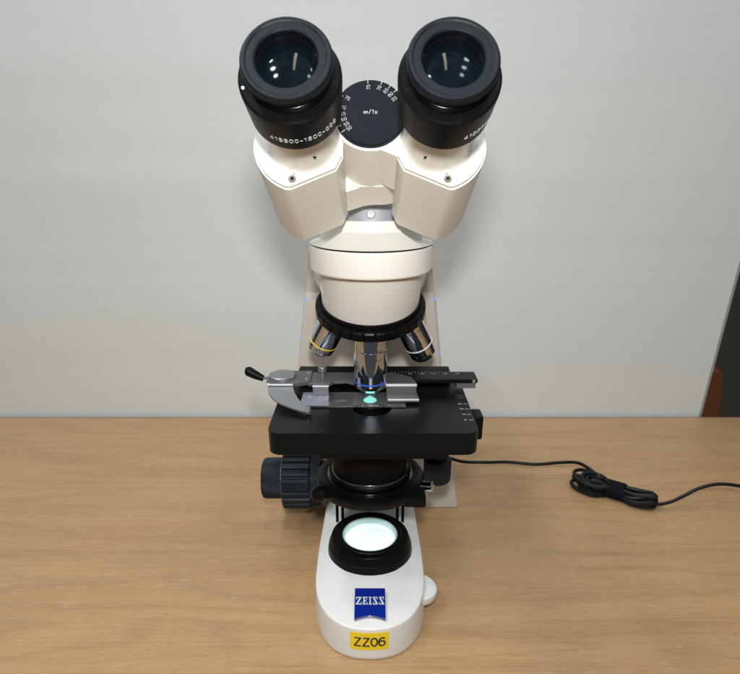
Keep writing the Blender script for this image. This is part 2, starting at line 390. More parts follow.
# ---- blue badge with lettering
bu = Vector((0, 0.9695, 0.245)).normalized(); bx = Vector((1, 0, 0)); bn = bx.cross(bu)
BO = Vector((0, -63.8, 34.9))
def shield():
    pts = [(-11.2, 12.4), (-11.2, -12.4)]
    for i in range(1, 12):
        t = i/12; pts.append((-11.2+22.4*t, -12.4+2.6*math.sin(math.pi*t)))
    pts += [(11.2, -12.4), (11.2, 12.4)]
    return pts
Fb = frame(BO, bx, bu, bn)
badge = link('badge', xf(prism(shield(), -2.2, .5, .35, 2, 50), Fb), M['badge'], ms, label='blue badge reading ZEISS in white serif letters')
def rc(x0, x1, y0, y1): return [(x0, y0), (x1, y0), (x1, y1), (x0, y1)]
LET = {
 'Z': [rc(0, .96, .86, 1), rc(0, 1, 0, .14), [(.60, .86), (.96, .86), (.38, .14), (.02, .14)], rc(0, .12, .64, .86), rc(.88, 1, .14, .36)],
 'E': [rc(0, .92, .88, 1), rc(0, .95, 0, .12), rc(.12, .42, .12, .88), rc(.42, .60, .44, .56), rc(.60, .70, .34, .66), rc(.80, .92, .68, .88), rc(.83, .95, .12, .32)],
 'I': [rc(0, 1, .88, 1), rc(0, 1, 0, .12), rc(.26, .74, .12, .88)],
 'S': [rc(.04, .92, .88, 1), rc(.06, .98, 0, .12), [(.04, .88), (.40, .88), (.98, .12), (.62, .12)], rc(.80, .92, .66, .88), rc(.06, .18, .12, .34)]}
bm = bmesh.new(); x = -10.2; H = 6.2
for ch, w in (('Z', 4.2), ('E', 3.8), ('I', 2.2), ('S', 3.9), ('S', 3.9)):
    for k, poly in enumerate(LET[ch]):
        merge(bm, prism([(x+px*w, -H/2+py*H+2.0) for px, py in poly], .40, .58+.012*k, 0))
    x += w+.62
link('lettering', xf(bm, Fb), M['ink'], badge, smooth=0)

# ---- yellow label on the rounded nose
def nose_xy(x, off=.25):
    a = abs(x)/43.2; e = 2/2.35; c = a**(1/e); s = math.sqrt(max(0, 1-c*c)); return -22-(60.5-.6)*s**e-off
def wrap_nose(bm, off):
    for v in bm.verts:
        x, z, d = v.co; v.co = Vector((x, nose_xy(x, off+d)+.02*(z-17), z))
    return bm
def grid(x0, x1, y0, y1, nx, ny, d0, d1):
    bm = bmesh.new(); V = {}
    for k, d in enumerate((d0, d1)):
        for i in range(nx+1):
            for j in range(ny+1): V[k, i, j] = bm.verts.new((x0+(x1-x0)*i/nx, y0+(y1-y0)*j/ny, d))
    for k in (0, 1):
        for i in range(nx):
            for j in range(ny): bm.faces.new((V[k, i, j], V[k, i+1, j], V[k, i+1, j+1], V[k, i, j+1]))
    for i in range(nx):
        for j in (0, ny): bm.faces.new((V[0, i, j], V[0, i+1, j], V[1, i+1, j], V[1, i, j]))
    for j in range(ny):
        for i in (0, nx): bm.faces.new((V[0, i, j], V[0, i, j+1], V[1, i, j+1], V[1, i, j]))
    return bm
lab = link('label_sticker', wrap_nose(grid(-14, 13.2, 10.2, 25.6, 24, 2, 0, .15), .25), M['yellow'], ms, label='yellow sticker reading ZZ06')
link('lettering', wrap_nose(xf(strokes('ZZ06', 7.0, .62, .16, 1.0), T((-.3, 17.6, .1))), .25), M['ink_dark'], lab, smooth=0)

# ---- focus knobs (axis along x, left flank)
KY, KZ = 76, 54
def onx(bm, x): return xf(bm, T((x, KY, KZ)) @ RY(-90))
ck = link('coarse_focus_knob', onx(ribbed([(27.0, 0), (28.2, 1.2), (28.2, 24.5), (27.2, 25.5)], 26, 1.5, .55), -54), M['knob'], ms)
link('inner_ring', onx(ribbed([(26, -8.5), (26, 0)], 90, .35, .5, 4), -54), M['knob'], ck)
fk = link('fine_focus_knob', onx(ribbed([(19.0, 26.2), (19.0, 42), (18.2, 44.5), (16, 45.6), (8, 45.8)], 90, .3, .5, 4), -54), M['knob'], ms)
link('knob_ring', onx(lathe([(0, 25), (20.6, 25), (20.6, 27), (0, 27)], 64), -54), M['silver_dark'], fk)
link('drive_shaft', onx(lathe([(0, -14), (16, -14), (16, 0), (0, 0)], 32), -54), M['black'], ms)

# ---- stage (plate with a rounded slot for the condenser)
def stage_mesh():
    # outer outline and slot outline with equal vertex counts, joined by a band
    out = []; n = 96
    cx, cy = 2.1, -0.5
    slot = poly_arc(1.5, -15.5, 13.8, 180, 360, 24)+poly_arc(1.5, 14, 13.8, 0, 180, 24)
    rr = rrect(-67.6, 71.8, -55.5, 54.5, 9, 8)
    return rr, slot
rr, slot = stage_mesh()
def plate_with_hole(rr, slot, z0, z1, bev=1.0, seg=3):
    bm = bmesh.new()
    for z in (z0, z1):
        vo = [bm.verts.new((x, y, z)) for x, y in rr]; vi = [bm.verts.new((x, y, z)) for x, y in slot]
        es = [bm.edges.new((vo[i], vo[(i+1) % len(vo)])) for i in range(len(vo))]+[bm.edges.new((vi[i], vi[(i+1) % len(vi)])) for i in range(len(vi))]
        bmesh.ops.triangle_fill(bm, edges=es, use_beauty=True)
        if z == z0: lo_o, lo_i = vo, vi
        else:
            for A, B in ((lo_o, vo), (lo_i, vi)):
                for i in range(len(A)): bm.faces.new((A[i], A[(i+1) % len(A)], B[(i+1) % len(A)], B[i]))
    bmesh.ops.recalc_face_normals(bm, faces=bm.faces[:])
    return bevel_sharp(bm, bev, seg, 60)
stage = link('stage', plate_with_hole(rr, slot, 152.0, 168, .8, 3), M['stage'], ms, smooth=30)
link('stage_underplate', box(-34, 52, -54.4, 45, 148.2, 151.8, .6), M['black'], stage)
link('stage_bracket', box(-22, 22, 40, 110, 132, 152, 2), M['black'], ms)
link('stage_rack', box(72.2, 79.6, -27, -13, 148, 166.5, 1.6, 3), M['black'], stage)
for k, (s, y) in enumerate((('30', -8.8), ('20', -17.5), ('10', -26.6), ('0', -35.4))):
    bm = xf(text(s, 3.0, .03), T((65.2, y+.1, 168.06)))
    merge(bm, box(67.6, 70.6, y-.2, y+.2, 168.02, 168.1, 0))
    link('scale_mark', bm, M['ink'], stage, smooth=0)
sk = link('stage_drive_knob', xf(ribbed([(5, 85.5), (9.2, 86), (10.8, 87.6), (11.2, 90), (11.2, 106), (10, 107)], 48, .3, .5, 4), T((55, 20, 0))), M['knob'], ms)
link('knob_shaft', xf(lathe([(0, 107), (7.8, 107), (7.8, 149), (0, 149)], 32), T((55, 20, 0))), M['black'], sk)

# ---- mechanical specimen holder
ho = link('holder_carriage', box(-57, 64, 33, 48, 168.4, 176.4, 1.2), M['black'], ms)
bar = link('ruler_bar', box(16, 81.5, 13.2, 30, 175.2, 178.4, .5), M['stage'], ho)
for i, x in enumerate((34, 43, 52, 61, 70)):
    link('scale_mark', xf(text(str(90+10*i), 2.6, .03), T((x-3, 24.8, 178.46))), M['ink_grey'], bar, smooth=0)
bm = bmesh.new()
for i in range(24): merge(bm, box(17+i*2.6, 17.3+i*2.6, 27.6, 29.4, 178.42, 178.5, 0))
link('scale_mark', bm, M['ink_grey'], bar, smooth=0)
bm = box(66, 80.6, 15, 22, 170.6, 175, .3)
for i in range(11): merge(bm, box(66.6+i*1.28, 67.3+i*1.28, 14, 15.2, 170.6, 175, .1, 1))
link('gear_rack', bm, M['silver'], bar)
link('end_screw', xf(lathe([(0, .8), (1.2, .6), (1.5, 0), (0, 0)], 16), T((78.6, 13.3, 176.8)) @ RX(90)), M['screw'], bar)
pl = link('holder_plate', prism([(-46, 6), (-30, 6), (-27, 10), (-18, 11.5), (-12, 8), (14, 8), (14, 29.5), (-46, 29.5)], 175.6, 178, .4), M['silver_dark'], ho)
link('holder_lug', box(-42.4, -30.6, 2.2, 6, 169.6, 177.6, .5), M['silver'], pl)
link('plate_edge', box(-42.6, -30.4, 1.8, 3.0, 176.6, 177.8, .3), M['polished_edge'], pl)
pv = link('pivot_plate', prism([(-77.5, 9), (-74, 4), (-56, 4), (-44.5, 8), (-44.5, 29.5), (-72, 29.5), (-77.5, 25)], 176, 179.4, .5), M['silver_dark'], ho)
link('pivot_disc', xf(lathe([(0, 1.9), (9.4, 1.9), (10.2, 1.3), (10.4, 0), (0, 0)], 48), T((-66.6, 17, 179.4))), M['silver'], pv)
claw_pts = [(-75.6, 7), (-75.4, 2.6), (-74.4, -3.2), (-71.6, -9.6), (-66.2, -16.6), (-58.6, -22.6), (-50.6, -27.4), (-44.6, -29.9), (-41.9, -29.6), (-41.3, -27.0), (-44.4, -22.9), (-48.8, -17.3), (-52.4, -10.8), (-55.2, -3.4), (-56.8, 3.0), (-57, 7)]
def slope(bm):          # the claw dips from the plate down to the slide
    for v in bm.verts:
        k = max(0, min(1, (v.co.y+29)/34)); v.co.z += 5.0*k
    return bm
claw_pts = [tuple(p) for p in spline([(x, y, 0) for x, y in claw_pts], 4)]
claw = link('spring_claw', slope(prism([(p[0], p[1]) for p in claw_pts], 170.4, 172.0, .3, 2, 50)), M['silver'], pv, label='curved silver claw of the specimen holder')
link('claw_tip', xf(lathe([(0, 1.2), (1.4, .9), (1.7, 0), (1.7, -2.2), (0, -2.2)], 20), T((-43.2, -27.6, 171.8))), M['silver'], claw)
link('plate_edge', box(-76.2, -57, 3.0, 7.0, 177.3, 178.5, .3), M['polished_edge'], pv)
link('claw_tip', xf(lathe([(0, 1.6), (1.6, 1.2), (1.9, 0), (1.9, -3.6), (0, -3.6)], 20), T((-42.8, -26.2, 172.2))), M['silver'], claw)
hb = link('holder_lever', tube([(-96, 26, 180.6), (-94.5, 25.7, 180.4), (-88, 24.5, 177.2), (-82.5, 23.5, 175.0)], 3, 18, lambda t: [2.8, 3.9, 3.3, 2.3][min(3, int(t*3+.5))]), M['black'], pv)
link('lever_rod', tube([(-83, 23.6, 175.2), (-77, 22.4, 176.6)], 1.3, 12), M['silver'], hb)
link('thumb_screw', xf(lathe([(0, 8), (2.9, 7.8), (3.3, 7.2), (3.3, 4.4), (2.9, 4), (1.7, 3.8), (1.7, 0), (0, 0)], 28), T((-36.5, 21, 178))), M['silver'], pl)
rb = link('holder_bracket', prism([(11, 3), (34.6, 3), (34.2, 9), (31.6, 18), (24, 24.5), (11, 29)], 175.4, 178.6, .5), M['silver_dark'], ho)
link('bracket_lug', prism([(12, -10.5), (35.6, -10.5), (34.6, 4), (12, 4)], 170.0, 172.6, .3), M['silver_dark'], rb)
link('bracket_face', box(12, 34.4, 2.6, 4.4, 171, 177, .4), M['silver_dark'], rb)
link('plate_edge', box(11.6, 34.7, 2.2, 4.6, 177.1, 178.7, .3), M['polished_edge'], rb)
link('lug_edge', box(13, 35.4, -10.9, -10.0, 171.4, 172.7, .2), M['polished_edge'], rb)
link('holder_screw', xf(lathe([(0, .7), (1.2, .5), (1.4, 0), (0, 0)], 14), T((-47.5, 24.5, 179.4))), M['screw'], pv)
link('holder_screw', xf(lathe([(0, .7), (1.2, .5), (1.4, 0), (0, 0)], 14), T((-48, 12, 179.4))), M['screw'], pv)

# ---- condenser below the stage
co = link('condenser_body', lathe([(0, 150), (12.6, 150), (12.6, 164), (11.4, 166.2), (0, 166.2)], 64), M['gloss'], ms)
link('condenser_top_lens', lathe([(0, 167.6), (2.6, 167.3), (4.8, 166.6), (5.0, 166), (0, 166)], 32), M['condenser_glow'], co)
link('condenser_barrel', lathe([(0, 112), (28.2, 112), (28.2, 148.5), (0, 148.5)], 80), M['brown'], co)
link('condenser_ring', lathe([(0, 105.4), (32.8, 105.4), (33.0, 105.8), (33.0, 106.6), (30.0, 107.0), (30.0, 110.9), (29.4, 111.8), (0, 112.0)], 80), M['chrome_dark'], co)
link('condenser_ring', lathe([(0, 107.8), (31.4, 107.8), (31.6, 108.2), (31.6, 109.8), (31.2, 110.2), (0, 110.2)], 80), M['black'], co)
cc = link('condenser_carrier', lathe([(0, 97.4), (40.2, 97.4), (41.8, 98.4), (42.2, 100), (42.2, 103.2), (41.4, 104.6), (36.2, 105.4), (0, 105.4)], 96), M['gloss'], co)
link('condenser_underside', lathe([(0, 88), (24, 88), (25, 89), (25, 97.4), (0, 97.4)], 64), M['black'], co)
lv = xf(lathe([(0, -1), (2.6, -1), (5.4, 2), (6.2, 6), (5.6, 10), (3, 12.5), (0, 13)], 20), T((-32, -22, 103)) @ RZ(215) @ RY(90))
link('iris_lever', lv, M['black'], cc)
link('lever_tip', xf(lathe([(0, .8), (1, .6), (1.3, 0), (0, 0)], 12), T((-35.5, -30.0, 105.4)) @ RX(75)), M['chrome_dark'], cc)
link('clamp_block', box(25, 41, -33, -18, 95.5, 104, 1.2), M['black'], cc)
link('clamp_screw', xf(lathe([(0, 0), (1.8, 0), (1.8, 4), (3.4, 4.4), (3.9, 5), (3.9, 12.5), (3.3, 13), (0, 13)], 32), T((36, -11, 100.5)) @ RZ(-25) @ RY(80)), M['chrome'], cc)

# ---- revolving nosepiece and objectives
AL = 19.0; ca, sa = math.cos(R_(AL)), math.sin(R_(AL))
TC = Vector((0.4, 21, 236.5))                               # centre of the upper face of the turret ring
TX, TY, TZ = Vector((1, 0, 0)), Vector((0, ca, sa)), Vector((0, -sa, ca))
FT = frame(TC, TX, TY, TZ)
np_ = link('nosepiece_ring', xf(ribbed([(37.0, .6), (39.6, 0), (40.4, -1.0), (40.4, -6.4), (39.6, -7.4), (36, -8)], 30, .9, .78, 9), FT), M['black'], ms)
link('nosepiece_disc', xf(lathe([(0, -7.6), (35.5, -7.6), (34, -10.2), (26, -13.5), (0, -15)], 64), FT), M['gloss'], np_)
link('nosepiece_cover', None or xf(lathe([(0, .5), (36.6, .5), (36.6, 4), (0, 4)], 64), FT), M['black'], np_)
def objective(az, prof, bandz, bandr, bandmat, label, words, tipr=4.2, mat_='chrome'):
    # local frame: +z points away from the specimen, origin on the turret
    rad = (TX*math.cos(R_(az))+TY*math.sin(R_(az)))
    side = az in (0, 180); k2 = 24.0 if side else AL; r0_ = 24.0 if side else 21.5
    d = (-TZ*math.cos(R_(k2))+rad*math.sin(R_(k2))).normalized()
    o = TC-TZ*(8.5 if side else 9.5)+rad*r0_
    z = -d; x = Vector((0, 0, 1)).cross(z)
    x = Vector((1, 0, 0)) if x.length < .3 else x
    x = (Vector((1, 0, 0))-z*z.x).normalized(); y = z.cross(x)
    Fo = frame(o, x, y, z)
    ob = link('objective', xf(lathe([(r, -t) for r, t in prof], 96), Fo), M[mat_], ms, label=label, smooth=18)
    z0, z1 = bandz
    link('colour_band', xf(lathe([(bandr-.4, -z1), (bandr+.12, -z1+.15), (bandr+.12, -z0-.15), (bandr-.4, -z0)], 72), Fo), M[bandmat], ob)
    tl = prof[-1][1]
    link('front_lens', xf(lathe([(0, -tl+1.2), (tipr*.55, -tl+.6), (tipr*.6, -tl+1.4), (0, -tl+1.6)], 24), Fo), M['lens'], ob)
    for s, size, tz, a0 in words:
        bm = text(s, size, .02, 0)
        r0 = 12.25 if bandr > 11.5 else bandr+.08
        for v in bm.verts:
            a = R_(a0)+v.co.x/r0; zz = -tz+v.co.y; rr_ = r0+v.co.z
            v.co = Vector((rr_*math.cos(a), rr_*math.sin(a), zz))
        link('engraving', xf(bm, Fo), M['ink_dark'], ob, smooth=0)
    return ob
wl = 52
objective(-90, [(0, -2), (11.4, -2), (11.4, 2), (12.2, 2.4), (12.2, 14), (12.0, 14.4), (12.2, 14.8), (12.2, wl-11.5), (11.8, wl-9.0), (8.0, wl-5.8), (5.4, wl-5.4), (4.6, wl-1.4), (4.2, wl), (0, wl)],
    (38.0, 39.3), 12.2, 'blue_band', 'central vertical chrome objective with a thin blue band',
    [('40x/0,65', 3.3, 13.5, -72), ('\u221e/0,17', 3.0, 20, -68)], 4.2)
objective(180, [(0, -2), (10.0, -2), (10.0, 1), (11.0, 1.4), (11.0, 9), (10.8, 9.4), (11.0, 9.8), (11.0, 33.6), (10.6, 34.6), (10.6, 36.4), (9.4, 38), (6.2, 38.4), (5.6, 39.6), (0, 39.6)],
    (29.2, 30.6), 11.0, 'yellow_band', 'left chrome objective with a yellow band', [('10x/0,25', 2.8, 14, -70)], 5)
objective(0, [(0, -2), (10.0, -2), (10.0, 1), (11.0, 1.4), (11.0, 9), (10.8, 9.4), (11.0, 9.8), (11.0, 34.2), (10.7, 34.6), (10.7, 37.8), (10.3, 38.0), (10.3, 42.0), (9.0, 44.4), (5.6, 45), (0, 45)],
    (31.6, 33.0), 11.0, 'white_band', 'right chrome objective with a white band', [('100x/1,25', 2.8, 15, -75)], 4)
objective(90, [(0, -2), (10.0, -2), (11.0, 1.4), (11.0, 26), (9.4, 28), (0, 28)], (20, 21.2), 11.0, 'white_band', 'rear chrome objective behind the central one', [], 5)

# ---- head: nosepiece housing, collar, cone
def circ(cx, cy, r, z, n=72, a0=0): return [(cx+r*math.cos(2*math.pi*i/n+a0), cy+r*math.sin(2*math.pi*i/n+a0), z) for i in range(n)]
CC = .9
tilt = []
n = 72
for i in range(n):
    a = 2*math.pi*i/n; p = TC+TX*34.6*math.cos(a)+TY*34.6*math.sin(a)+TZ*1.6; tilt.append(tuple(p))
tilt2 = []
for i in range(n):
    a = 2*math.pi*i/n; p = TC+TX*35.4*math.cos(a)+TY*35.4*math.sin(a)+TZ*4.0; tilt2.append(tuple(p))
top_ = circ(CC, 0, 35.6, 268, n)
mid_ = [tuple(Vector(a)*.5+Vector(b)*.5) for a, b in zip(tilt2, top_)]
link('nosepiece_housing', loft([tilt, tilt2, mid_, top_]), M['cream'], ms)
link('tube_collar', xf(lathe([(30, 265), (38.5, 264.8), (40.2, 265.4), (41.2, 267), (41.4, 280.4), (40.9, 281.8), (39.6, 282.2), (0, 282.2)], 96), T((CC, 0, 0))), M['cream'], ms)
link('seam_ring', xf(lathe([(0, 282.0), (40.3, 282.0), (40.3, 283.0), (0, 283.0)], 96), T((CC, 0, 0))), M['gloss'], ms)
# tube base: round at the collar, rising to a narrow neck with a rounded front face between two flat flanks
def base_section(t):
    out = []; zz = 283.0+15.0*t
    k = min(1, (t/.55))**.85*.86+max(0, (t-.55)/.45)*.14
    for i in range(72):
        a = 360*i/72; fr = ((a-270+180) % 360)-180          # degrees away from the front
        P = Vector((41.0*math.sin(R_(fr)), -41.0*math.cos(R_(fr))))
        f = abs(fr); sg = 1 if fr >= 0 else -1
        if f <= 55: Q = Vector((sg*16.5*f/55, -18.5+2.5*(f/55)**2))
        elif f <= 125: Q = Vector((sg*(16.5+1.5*(f-55)/70), -16+40*(f-55)/70))
        else: Q = Vector((sg*18*(1-(f-125)/55), 24+3*(f-125)/55))
        kk = k
        if 55 < f < 125: kk = k+.42*(1-k)*min(1, t/.04)*math.sin(math.pi*(f-55)/70)**.5
        R2 = P*(1-kk)+Q*kk
        out.append((CC+R2.x, R2.y, zz))
    return out
cone = loft([base_section(t) for t in (0, .04, .1, .2, .3, .4, .5, .56, .65, .8, 1)])
link('tube_base', cone, M['cream'], ms, smooth=22)
link('tube_base_flank', loft([[(x, y, z) for x, y in rrect(-hw+CC, hw+CC, y0, 44-(z-283)*.3, 6)] for z, hw, y0 in ((283.1, 35, 2), (288, 34, 3), (300, 30, 5), (318, 26, 8))]), M['cream'], ms)
cl = link('clamp_ring', xf(lathe([(0, 297.6), (17.8, 297.6), (18.2, 298), (18.2, 306.4), (17.6, 307), (0, 307)], 64), T((CC, 0, 0))), M['grey'], ms)
def screw_head(F, r=2.0, parent=ms):
    s = link('screw', xf(lathe([(r, -1), (r, .5), (r*.85, .9), (r*.5, .9), (r*.42, .1), (0, .1)], 24), F), M['screw'], parent)
    link('screw_socket', xf(ribbed([(r*.46, .12), (r*.44, .2)], 6, r*.08, .5, 4), F), M['gloss'], s)
    return s
screw_head(T((CC-.4, -18.1, 302.4)) @ RX(80), 2.8, cl)

# ---- binocular head frame: x right, y = 'up' across the tubes, z along the eyepiece axis towards the viewer
A_ = Vector((0, -math.cos(R_(30)), .5)); E_ = Vector((0, .5, math.cos(R_(30)))); EC = Vector((0, -134.24, 373.53))
FH = frame(EC, Vector((1, 0, 0)), E_, A_)
def H(bm): return xf(bm, FH)
HX, HS = 0.2, 14.4          # hinge centre
# neck and hinge
link('neck', H(prism([(-15.4, -2.6), (-9, -4.6), (9.5, -4.6), (17.4, -2.6), (17.4, 34), (-15.4, 34)], -121, -97.5, .6)), M['cream'], ms)
link('neck_pillar', xf(lathe([(0, 306.5), (15.6, 306.5), (15.6, 330), (0, 330)], 48), T((CC, 1, 0))), M['cream'], ms)
hg = link('hinge_barrel', H(xf(lathe([(0, -98), (18.4, -98), (18.9, -97.4), (18.9, -60.6), (18.4, -60), (0, -60)], 96), T((HX, HS, 0)))), M['cream'], ms)
dl = link('interpupillary_dial', H(xf(lathe([(0, -57.3), (17.3, -57.3), (17.8, -57.8), (17.8, -60), (0, -60)], 96), T((HX, HS, 0)))), M['dial'], ms)
def dial_text(s, x, y, rot, size=2.35):
    link('scale_mark', H(xf(strokes(s, size*.72, .12, .26), T((x, y, -57.3)) @ RZ(rot))), M['ink'], dl, smooth=0)
for s, x, y, rot in (('75', -.8, 27.9, 90), ('70', 4.6, 27.5, 70), ('65', 7.9, 26, 52), ('60', 10.2, 24, 42), ('55', 12.1, 21.6, 34),
                     ('75', -11.2, 22.0, -32), ('70', -13.3, 16.9, -8), ('65', -13.4, 13.5, 6), ('60', -12.9, 10.6, 20), ('55', -11.6, 8.0, 32), ('50', -10.3, 5.8, 42)):
    dial_text(s, x, y, rot)
link('scale_mark', H(xf(strokes('\u221e/1x', 2.2, .17, .24), T((.2, 14.6, -57.3)))), M['ink'], dl, smooth=0)
bm = bmesh.new()
for x, y in ((-1.1, 31.0), (5.8, 30.4), (9.8, 28.2), (12.7, 25.9), (14.9, 23.2), (-14.2, 23.4), (-16.6, 10.0), (-15.2, 6.9), (-13.2, 4.2)):
    a = math.atan2(y-HS, x-HX)
    merge(bm, xf(box(-1.1, 1.1, -.14, .14, -.03, .03, 0), T((x, y, -57.24)) @ Matrix.Rotation(a, 4, 'Z')))
link('scale_mark', H(bm), M['ink'], dl, smooth=0)

EX = 33.0
def housing(sx):
    C0 = (39.2, -24.0)
    arc = poly_arc(EX, 0, 25.5, 125, -70, 44)
    arc = [(x, y) for x, y in arc]
    pts = arc+[C0, (16.6, -14.0), (13.4, -7.4)]
    pts = pts+([(4.5, -3.2), (4.5, 20)] if False else [(13.4, 20)])
    pin = [(x, y) for x, y in pts]
    def m(ps): return [(sx*x, y) for x, y in (ps if sx > 0 else ps[::-1])]
    cxy = Vector((30, 0))
    ins = [tuple(cxy+(Vector(p)-cxy)*.968) for p in pts]
    bm = prism(m(ins), -63.2, -60.1, .5, 2, 30)
    bm2 = prism(m(pts), -128, -62.4, .6, 2, 30)
    # soften the far end
    h = link('prism_housing', H(merge(bm, bm2)), M['cream'], ms, smooth=30, label='%s cream prism housing' % ('right' if sx > 0 else 'left'))
    # arm to the hinge
    if sx > 0: arm = prism(m([(-1, 2), (4.6, -3.4), (13.8, -7.6), (16, -4), (16, 22), (2, 22)]), -96.5, -60.4, .8)
    else: arm = prism(m([(-10, -2), (4.6, -4.4), (13.8, -7.6), (16, -4), (16, 22), (-10, 22)]), -124, -98.4, .8)
    link('hinge_arm', H(arm), M['cream'], h)
    # cream tube with a flare into the housing
    prof = [(0, -60.4), (18.6, -60.3), (17.4, -59.6), (16.6, -58), (16.2, -55), (16.1, -48), (15.9, -33), (0, -33)]
    tb = link('eyepiece_tube', H(xf(lathe(prof, 80), T((sx*EX, 0, 0)))), M['cream'], h)
    screw_head(FH @ T((sx*38.2, -19.6, -60.0)), 1.9, h)
    link('rim_pin', H(xf(lathe([(0, .4), (.7, .3), (.8, 0), (0, 0)], 12), T((sx*26.0, -15.0, -47.5)) @ RX(90))), M['gloss'], tb)
    link('locating_pin', H(xf(lathe([(0, .8), (1.1, .5), (1.3, -1), (0, -1)], 16), T((sx*37.2, -16.2, -58.6)))), M['cream'], h)
    # knurled black ring with the number
    rg = link('dioptre_ring', H(xf(lathe([(16.4, -10.6), (20.6, -10.4), (21.5, -11.2), (21.6, -13), (20.6, -31), (20.0, -32.2), (16, -32.4), (16, -20), (16.4, -10.6)], 96), T((sx*EX, 0, 0)))), M['black'], ms, label='%s black ring printed 415500-1500-000' % ('right' if sx > 0 else 'left'))
    a0 = -118 if sx < 0 else -69
    bm = strokes('415500-1500-000', 2.5, .175, .30, 1.0, 6, 'L')
    for v in bm.verts:
        r0 = 21.03+(v.co.y)*.055
        a = R_(a0)+v.co.x/21.0; zz = -24.0+v.co.y
        v.co = Vector(((r0+v.co.z)*math.cos(a), (r0+v.co.z)*math.sin(a), zz))
    link('lettering', H(xf(bm, T((sx*EX, 0, 0)))), M['ink'], rg, smooth=0)
    if sx < 0: link('index_dot', H(xf(lathe([(0, .5), (.7, .3), (.8, 0), (0, 0)], 12), T((-EX-19.0, -5.5, -10.4)))), M['ink'], rg)
    # eyepiece barrel with fine steps
    ep = link('eyepiece', H(xf(lathe([(0, -30), (15.4, -30), (16.2, -10), (17.2, -9.6), (17.4, -9), (17.4, -6.4), (17.0, -6.2), (17.0, -5.9), (17.5, -5.7), (17.5, -4.2), (14.4, -4.0), (13.4, -9.4), (0, -9.4)], 96), T((sx*EX, 0, 0)))), M['gloss'], ms, label='%s black eyepiece' % ('right' if sx > 0 else 'left'))
    link('eyecup', H(xf(lathe([(16.6, -6.0), (17.4, -5.6), (17.6, -4.4), (18.3, -3.6), (18.7, -2.0), (18.5, -.4), (17.8, .5), (17.0, .7), (16.3, .5), (15.9, .1), (13.8, .2), (13.0, .1), (12.5, -.4), (12.4, -1.2), (12.6, -4.4), (14.6, -6.0), (16.6, -6.0)], 96), T((sx*EX, 0, 0)))), M['rubber'], ep)
    link('eye_lens', H(xf(lathe([(0, -3.9), (4, -4.1), (8, -4.7), (11, -5.6), (12.2, -6.2), (12.2, -9.6), (0, -9.6)], 64), T((sx*EX, 0, 0)))), M['lens'], ep)
    link('lens_ring', H(xf(lathe([(11.9, -5.6), (12.3, -4.4), (13.2, -4.4), (14.4, -5.6), (14.4, -9), (11.9, -9), (11.9, -5.6)], 64), T((sx*EX, 0, 0)))), M['gloss'], ep)
for sx in (-1, 1): housing(sx)

# ================================================================== SLIDE
sl = empty('glass_slide', (-12.5, -2.5, 168), 'clear glass specimen slide with a frosted end lying on the black stage', 'slide')
link('slide_glass', box(-50.5, 25.6, -15.4, 9.6, 168.2, 169.4, .15, 1), M['glass'], sl, smooth=0)
link('cover_slip', box(-12.5, 11.5, -13.6, 7.6, 169.43, 169.6, 0), M['glass'], sl, smooth=0)
fro = link('frosted_end', box(-50.2, -30.4, -15.0, 9.2, 169.43, 169.5, 0), M['frost'], sl, smooth=0)
bm = bmesh.new()
for x0, y0 in ((-46, 2), (-38, 3.5), (-38.5, -2.5), (-33.5, 4), (-33.8, -2)):
    for j in range(3):
        pts = [(x0+k*.55+random.uniform(-.2, .2), y0-j*1.7+random.uniform(-.6, .6), 169.58) for k in range(6)]
        merge(bm, tube(pts, .14, 5))
link('handwriting', bm, M['ink_grey'], fro, smooth=0)

# ================================================================== POWER CORD
pc = empty('power_cord', (250, 135, 0), 'thin black power cord bundled with a strap on the table to the right', 'cord')
pth = spline([(60, 215, 10), (78, 185, 19), (98, 158, 24.5), (124, 152, 26.5), (150, 156, 24.5), (178, 152, 24), (205, 155, 24.5), (226, 158, 22.5), (240, 154, 16), (247, 144, 12), (256, 134, 9)], 8)
link('cable', tube(pth, 1.75, 10), M['cable'], pc)
pth = spline([(268, 118, 6), (285, 103, 7), (300, 101, 10), (314, 102, 17), (328, 103, 25), (345, 103, 30), (362, 101, 30), (380, 98, 27), (400, 94, 20), (430, 92, 8), (480, 92, 2)], 8)
link('cable', tube(pth, 1.75, 10), M['cable'], pc)
bun = bmesh.new()
c0 = Vector((255, 126, 0)); ax_ = Vector((72, -50, 0)).normalized(); nx_ = Vector((ax_.y, -ax_.x, 0))
rs = random.Random(11)
for k in range(12):
    L1 = rs.uniform(27, 43); L2 = rs.uniform(28, 42); w1 = rs.uniform(6, 14); w2 = rs.uniform(5, 11); o = rs.uniform(-4, 4); zb = 2.4+2.0*(k % 6)+rs.uniform(0, 1.5)
    lift = rs.uniform(0, 4)
    pp = []
    for (u, w, dz) in ((-L1, 0, lift), (-L1*.86, w1*.75, lift*.7), (-L1*.5, w1, 0), (0, 2.6, 0), (L2*.5, w2, 0), (L2*.9, w2*.6, lift), (L2, 0, lift), (L2*.9, -w2*.6, lift), (L2*.5, -w2, 0), (0, -2.6, 0), (-L1*.5, -w1, 0), (-L1*.86, -w1*.75, lift*.7)):
        q = c0+ax_*u+nx_*(w+o*.5+rs.uniform(-.8, .8)); q.z = max(1.9, zb+dz+rs.uniform(-.6, .6)); pp.append(q)
    merge(bun, tube(spline(pp, 7, True), 1.95, 8))
link('coiled_cable', bun, M['cable'], pc)
st = []
for k in range(25):
    a = 2*math.pi*k/24; st.append((math.cos(a)*9.4, 9.0+math.sin(a)*8.8))
ring = [[], []]
bm = bmesh.new()
cen = c0+ax_*2
rows = []
